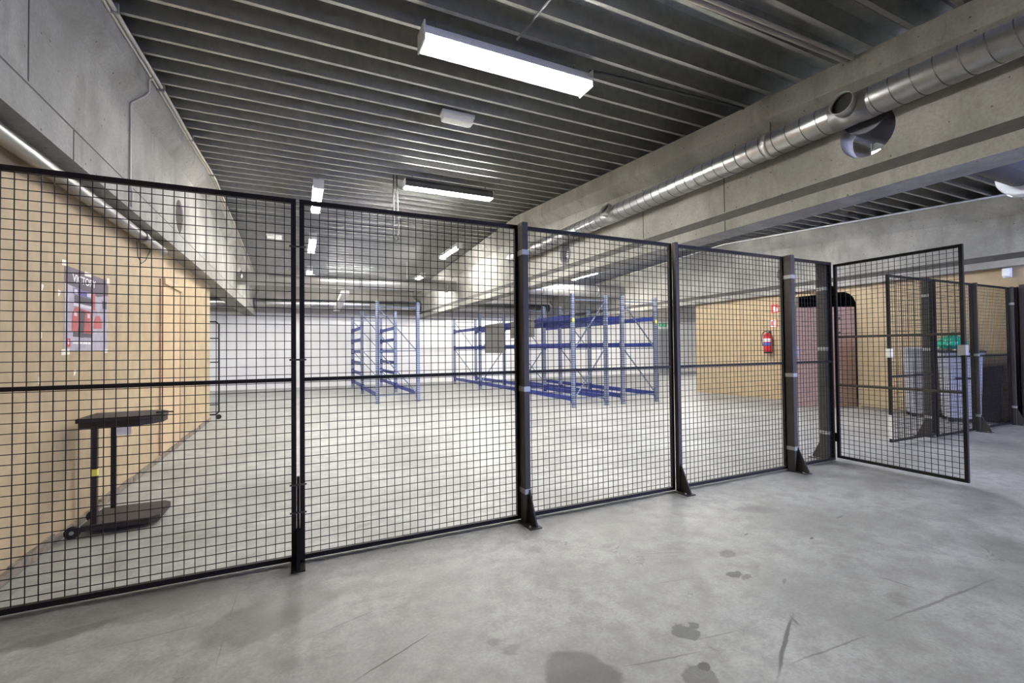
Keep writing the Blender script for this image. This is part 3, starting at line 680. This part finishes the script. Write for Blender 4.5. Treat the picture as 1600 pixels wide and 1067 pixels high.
h = thing('hanger_strap', 'perforated steel strap holding the spiral duct below the deck', 'strap', (DX, 3.05, DZ + DR))
obj('strap', box(B(), (DX - .012, 3.045, DZ + DR + .008), (DX + .012, 3.048, zc(3.05))), 'zinc', h)
obj('ceiling_hook', tube(B(), [(DX, 3.046, zc(3.05) - .05), (DX, 3.046, zc(3.05))], .008, 8), 'zinc', h)

t = thing('cross_duct', 'foil wrapped duct crossing the bay in front of the white back wall', 'duct', (1.5, 13.8, 3.34))
obj('pipe', tube(B(), [(XL + .1, 13.8, 3.31), (XR - .1, 13.8, 3.39)], .17, 32), 'foil', t)
for x in (-1.35, -.75, 1.6, 4.2): obj('joint_band', ring(B(), (x, 13.8, 3.35 + .0 * x), (1, 0, .013), .178, .165, .05), 'duct', t)
obj('duct_hanger', bar(B(), (-.12, 13.8, 3.49), (-.12, 13.8, zc(13.8)), .025), 'white_metal', t)
obj('duct_hanger', bar(B(), (3.0, 13.8, 3.52), (3.0, 13.8, zc(13.8)), .025), 'white_metal', t)
t = thing('cross_duct', 'foil wrapped duct above the two rack rows, beyond the concrete beam', 'duct', (8, 13.8, 3.48))
obj('pipe', tube(B(), [(XR + .1, 13.8, 3.42), (11.2, 13.8, 3.5)], .21, 32), 'foil', t)
for x in (5.4, 7.6, 9.9): obj('joint_band', ring(B(), (x, 13.8, 3.425 + .012 * (x - 4.7)), (1, 0, .012), .219, .2, .06), 'duct', t)
obj('duct_hanger', bar(B(), (8.0, 13.8, 3.66), (8.0, 13.8, zc(13.8)), .025), 'white_metal', t)
t = thing('cross_duct', 'bare steel duct passing through the beams close to the white back wall', 'duct', (2, 18.3, 3.12))
obj('pipe', tube(B(), [(-7.5, 18.3, 3.02), (-1.57, 18.3, 3.10), (10.5, 18.3, 3.26)], .165, 32), 'duct', t)
for x in (-1.40, 4.43, 4.82): obj('end_collar', ring(B(), (x, 18.3, 3.10 + (x + 1.57) * .0133), (1, 0, .013), .19, .16, .05), 'duct_seam', t)
o = obj('branch_duct', prism(B(), [(-.11, -.06), (.11, -.06), (.11, .06), (-.11, .06)], (1.25, 13.98, 3.08), (1, 0, 0), (0, 0, 1), (.05, 4.1, -.16)), 'white_metal', loc=(1.25, 16, 3.1), bevel=.01); tag(o, 'white rectangular duct dropping back from the foil wrapped duct', 'duct')

t = thing('through_duct', 'dark duct passing through the round beam opening to a white drum', 'duct', (6, 2.25, 3.41))
obj('pipe', tube(B(), [(4.50, 2.25, 3.41), (7.8, 2.25, 3.41)], .185, 32), 'duct_dark', t)
obj('white_drum', tube(B(), [(7.72, 2.25, 3.37), (7.75, 2.25, 3.37), (11.1, 2.25, 3.40)], [.23, .245, .245], 36), 'white_metal', t)
obj('drum_ring', ring(B(), (7.92, 2.25, 3.371), (1, 0, 0), .256, .24, .04), 'duct', t)
o = obj('blue_pipe', tube(B(), [(6.9, .2, 3.66), (6.9, 4.4, 3.78)], .06, 16), 'blue_pipe', loc=(6.9, 2.4, 3.7)); tag(o, 'blue pipe seen through the round opening in the beam', 'pipe')
o = obj('white_pipe', tube(B(), [(6.55, .2, 3.62), (6.55, 4.6, 3.74)], .03, 16), 'white_metal', loc=(6.55, 2.4, 3.7)); tag(o, 'thin white pipe beside the blue pipe seen through the beam opening', 'pipe')
# louvre in the round web opening of the middle beam
t = thing('round_louvre', 'round slatted vent set in the web of the concrete beam', 'vent', (XR, 7.22, 3.13))
obj('vent_frame', ring(B(), (XR - .12, 7.22, 3.13), (1, 0, 0), .178, .158, .24), 'dark_metal', t)
for k in range(7):
    z = 3.13 - .12 + k * .04; hw_ = math.sqrt(max(.158 ** 2 - (z - 3.13) ** 2, .0004))
    obj('slat', bar(B(), (XR + .03, 7.22 - hw_, z), (XR + .03, 7.22 + hw_, z), .05, .008), 'white_metal', t)
o = obj('hole_disc', tube(B(), [(XT - .13, 7.43, 3.19), (XT - .09, 7.43, 3.19)], .172, 32), 'dark_metal', loc=(XT, 7.43, 3.19)); tag(o, 'dark disc filling the round hole in the beam above the extinguisher wall', 'cover')  # dark disc added to fill the open beam hole
o = obj('hole_disc', tube(B(), [(XL + .11, 7.3, 3.17), (XL + .14, 7.3, 3.17)], .219, 32), 'hole_brown', loc=(XL, 7.3, 3.17)); tag(o, 'brown disc standing in for the dark of the beam hole above the poster wall', 'cover')  # disc carries the darkness of the unlit beam hole

t = thing('wall_pipe', 'shiny aluminium pipe running along the top of the beige wall', 'pipe', (-1.5, 5, 2.59))
obj('pipe', tube(B(), [(-1.5, 0, 2.585), (-1.5, 6.85, 2.61)], .052, 20), 'alu', t)
obj('coupling', ring(B(), (-1.5, 6.0, 2.607), (0, 1, 0), .06, .052, .09), 'alu', t)
obj('open_end', tube(B(), [(-1.5, 6.83, 2.61), (-1.5, 6.856, 2.61)], .044, 16), 'duct_inside', t)
for y in (4.9, 6.5): obj('pipe_clip', box(B(), (-1.6, y, 2.60), (-1.5, y + .015, 2.66)), 'zinc', t)
o = obj('hanging_wire', tube(B(), [(-1.56, 6.1, 2.56), (-1.57, 6.18, 2.42), (-1.57, 6.3, 2.36), (-1.57, 6.45, 2.42), (-1.55, 6.55, 2.56)], .005, 6), 'cable_dark', loc=(-1.56, 6.3, 2.5)); tag(o, 'thin dark wire loop hanging below the aluminium pipe', 'wire')

# conduits
pts = [(-1.24, y, zc(y) - .035 - .02 * math.sin(y * 1.1) ** 2) for y in [2 + .7 * i for i in range(24)]]
t = thing('conduit', 'long pair of beige conduits along the beam above the poster wall', 'conduit', (-1.24, 8, 4.1))
obj('pipe', tube(B(), pts, .017, 10), 'conduit', t)
obj('pipe', tube(B(), [(a - .03, b, c - .012) for a, b, c in pts], .012, 8), 'conduit', t)
for y in (3.2, 4.3, 5.6, 7.0, 8.6, 10.4): obj('clip', box(B(), (-1.31, y, zc(y) - .075), (-1.215, y + .02, zc(y))), 'zinc', t)
z5 = zc(5.3)
o = obj('branch_cable', tube(B(), [(-1.25, 5.35, z5 - .06), (-1.268, 5.3, z5 - .12), (-1.268, 5.3, z5 - .23), (-1.30, 5.3, z5 - .275), (-1.40, 5.3, z5 - .36), (-1.404, 5.3, z5 - .40), (-1.404, 5.3, 2.95), (-1.388, 5.3, 2.85), (-1.388, 5.28, 2.72)], .009, 8), 'conduit', loc=(-1.4, 5.3, 3.4)); tag(o, 'thin cable dropping from the conduits down the beam web', 'cable')
o = obj('ceiling_conduit', tube(B(), [(2.42, 3.42, zc(3.4) - .03), (2.55, 3.40, zc(3.4) - .03), (4.3, 3.28, zc(3.3) - .03)], .013, 8), 'cable_dark', loc=(3.4, 3.3, 3.9)); tag(o, 'dark conduit on the deck running from the big lamp to the beam', 'conduit')
t = thing('ceiling_conduit', 'pair of pale conduits on the deck near the top edge of the beam', 'conduit', (3.5, 2.3, 3.85))
for k, dy in enumerate((0, .05)): obj('pipe', tube(B(), [(1.6, 2.31 + dy, zc(2.3) - .025), (4.36, 2.25 + dy, zc(2.3) - .025)], .015, 8), 'conduit', t)
o = obj('lamp_cable', tube(B(), [(1.65, .5, zc(.5) - .02), (1.65, 2.6, zc(2.6) - .02), (1.63, 3.3, zc(3.3) - .03)], .010, 8), 'cable_dark', loc=(1.65, 2, 3.85)); tag(o, 'dark cable along the deck leading to the big twin lamp', 'cable')
o = obj('beam_conduit', tube(B(), [(10.88, 3.2, zc(3.2) - .03), (10.88, 9.0, zc(9) - .03), (10.88, 13, zc(13) - .03)], .016, 8), 'white_metal', loc=(10.88, 8, 4.2)); tag(o, 'pale conduit along the top of the beam over the extinguisher wall', 'conduit')
o = obj('hanging_wire', tube(B(), [(1.40, 7.4, zc(7.4)), (1.40, 7.4, 3.5), (1.395, 7.4, 3.22), (1.42, 7.4, 3.12), (1.455, 7.4, 3.15), (1.48, 7.4, 3.3), (1.47, 7.4, 3.6), (1.45, 7.4, zc(7.4))], .011, 8), 'cable_dark', loc=(1.43, 7.4, 3.6)); tag(o, 'dark wire loop hanging from the deck beside the dark-sided lamp', 'wire')

# ------------------------------------------------------------------ lamps
def lamp(label, x, y, L, along, drop=.12, kind='tray', w=.22, tube_m='tube', group='fluorescent ceiling lamps', skirt=False):
    zt = zc(y)
    t = thing('fluorescent_lamp', label, 'lamp', (x, y, zt), group, 0 if along == 'X' else PI / 2)
    z = -drop
    if kind == 'tray':       # open white reflector with two bare tubes
        prof_ = [(-.05, z), (.05, z), (.05, z - .05), (w / 2, z - .075), (w / 2, z - .10), (w / 2 - .006, z - .10), (w / 2 - .006, z - .079), (.045, z - .056), (-.045, z - .056), (-w / 2 + .006, z - .079), (-w / 2 + .006, z - .10), (-w / 2, z - .10), (-w / 2, z - .075), (-.05, z - .05)]
        obj('reflector', prism(B(), prof_, (-L / 2, 0, 0), (0, 1, 0), (0, 0, 1), (L, 0, 0)), 'white_metal', t, local=True)
        if skirt: obj('side_reflector', prism(B(), [(w / 2 - .03, z - .085), (w / 2 + .005, z - .085), (w / 2 + .02, z - .125), (w / 2 + .014, z - .125)], (-L / 2, 0, 0), (0, 1, 0), (0, 0, 1), (L, 0, 0)), 'grey_door', t, local=True)
        for q in (-.045, .045): obj('tube', tube(B(), [(-L / 2 + .04, q, z - .105), (L / 2 - .04, q, z - .105)], .016, 12), tube_m, t, local=True)
        for s_ in (-1, 1):
            obj('end_cap', box(B(), (s_ * L / 2, -w / 2, z - .15), (s_ * (L / 2 + .012), w / 2, z)), 'white_metal', t, local=True)
    else:                    # dark-sided housing with a bright underside
        obj('housing', prism(B(), [(-.06, z), (.06, z), (w / 2, z - .05), (w / 2, z - .13), (-w / 2, z - .13), (-w / 2, z - .05)], (-L / 2, 0, 0), (0, 1, 0), (0, 0, 1), (L, 0, 0)), 'dark_metal', t, local=True)
        obj('diffuser', box(B(), (-L / 2 + .01, -w / 2 + .012, z - .142), (L / 2 - .01, w / 2 - .012, z - .13)), tube_m, t, local=True)
        for s_ in (-1, 1): obj('end_cap', box(B(), (s_ * L / 2, -w / 2, z - .13), (s_ * (L / 2 + .01), w / 2, z - .01)), 'white_metal', t, local=True)
    for s_ in (-1, 1): obj('hanger', bar(B(), (s_ * L * .42, 0, z), (s_ * L * .42, 0, .0), .02), 'zinc', t, local=True)
    return t
lamp('large twin tube lamp under the deck, nearest in view', 1.64, 3.45, 1.52, 'X', drop=.07, w=.21, tube_m='tube_near', skirt=True)
lamp('dark-sided lamp with a bright underside beside the hanging wire loop', 2.3, 7.26, 1.5, 'X', drop=.08, kind='box', w=.17)
lamp('first lamp of the row hung above the panel joint next to the beige wall', .30, 8.5, 1.4, 'Y', drop=.17, w=.16)
lamp('second lamp of the row hung above the panel joint next to the beige wall', .31, 11.7, 1.5, 'Y', drop=.17, w=.16)
lamp('third lamp of the row above the panel joint, near the foil wrapped duct', .32, 14.9, 1.2, 'Y', drop=.17, w=.16)
lamp('lamp beside the concrete beam, in front of the foil wrapped duct', 3.6, 11.35, 1.4, 'Y', drop=.17, w=.16)
lamp('lamp beside the concrete beam, just behind the foil wrapped duct', 3.6, 14.9, 1.3, 'Y', drop=.17, w=.16)
lamp('lamp above the two rack rows, seen low past the concrete beam', 8.75, 12.7, 1.5, 'Y', drop=.20, w=.16, tube_m='tube_bright')
lamp('added unseen lamp of the rack bay behind the beam, level with the extinguisher', 7.5, 7.6, 1.5, 'Y', drop=.2, w=.16, tube_m='tube_bright')  # unseen lamp, added to brighten the rack bay and third beam
lamp('added unseen lamp of the rack bay behind the beam, level with the gate', 7.2, 5.6, 1.4, 'Y', drop=.2, w=.16, tube_m='tube_cool')  # added out of view to tint the gate floor and wall bluish
lamp('added unseen lamp between the foil wrapped duct and the white back wall', 1.6, 16.2, 1.5, 'X', drop=.06, w=.16)  # added behind the duct, out of view, to brighten the back wall
lamp('added lamp of the rack bay hidden behind the beam next to the round vent', 6.4, 9.2, 1.5, 'Y', drop=.2, w=.16)  # added out of view as extra light for the rack bay
lamp('lamp far back over the rack bay close to the white wall', 7.0, 16.6, 1.5, 'X', drop=.2, w=.16, tube_m='tube_bright')
lamp('added unseen lamp over the open floor beyond the end of the beige wall', -4.2, 14.5, 1.5, 'X', drop=.2, w=.16)  # unseen lamp, added for more light on the far left
lamp('lamp near the grey door at the white back wall', 15.5, 15.0, 1.5, 'X', drop=.2, w=.16, tube_m='tube_bright')
lamp('added unseen lamp over the open floor beyond the extinguisher wall', 14.0, 11.5, 1.5, 'X', drop=.2, w=.16, tube_m='tube_bright')  # added out of view to lift the dim third bay
lamp('cool white lamp glimpsed through the round beam opening', 6.2, 2.3, 1.4, 'Y', drop=.12, w=.16, tube_m='tube_cool')

def bulkhead(label, x, y, L, w):
    zt = zc(y)
    t = thing('emergency_light', label, 'lamp', (x, y, zt), 'emergency lights on the deck')
    obj('base', box(B(), (x - L / 2, y - w / 2, zt - .035), (x + L / 2, y + w / 2, zt)), 'white_plastic', t, bevel=.008)
    obj('diffuser', box(B(), (x - L / 2 + .01, y - w / 2 + .01, zt - .10), (x + L / 2 - .01, y + w / 2 - .01, zt - .035)), 'diffuser', t, bevel=.03)
bulkhead('white emergency light on the deck between the twin lamp and dark-sided lamp', 1.64, 4.88, .38, .15)
bulkhead('small white emergency light on the deck near the far foil duct', -.5, 12.1, .34, .14)
o = obj('drop_rod', bar(B(), (-.13, 13.2, 3.52), (-.13, 13.2, zc(13.2)), .04), 'white_plastic', loc=(-.13, 13.2, 3.6)); tag(o, 'white vertical rod hanging from the deck in front of the foil duct', 'rod')

# ------------------------------------------------------------------ daylight through the rear opening, world
w = bpy.data.worlds.new('World'); bpy.context.scene.world = w; w.use_nodes = True
w.node_tree.nodes['Background'].inputs[0].default_value = (.46, .54, 1., 1)
w.node_tree.nodes['Background'].inputs[1].default_value = 24.
pl = bpy.data.lights.new('daylight_portal', 'AREA'); pl.shape = 'RECTANGLE'; pl.size = 3.5; pl.size_y = 2.65
pl.cycles.is_portal = True
po_ = bpy.data.objects.new('daylight_portal', pl); C.objects.link(po_); po_.location = (9.15, Y0 - .1, 1.325); po_.rotation_euler = (PI / 2, 0, 0)

sc = bpy.context.scene
sc.view_settings.view_transform = 'Standard'; sc.view_settings.look = 'None'
sc.view_settings.gamma = 1; sc.view_settings.exposure = .98; sc.view_settings.use_curve_mapping = False
sc.cycles.max_bounces = 10; sc.cycles.diffuse_bounces = 6
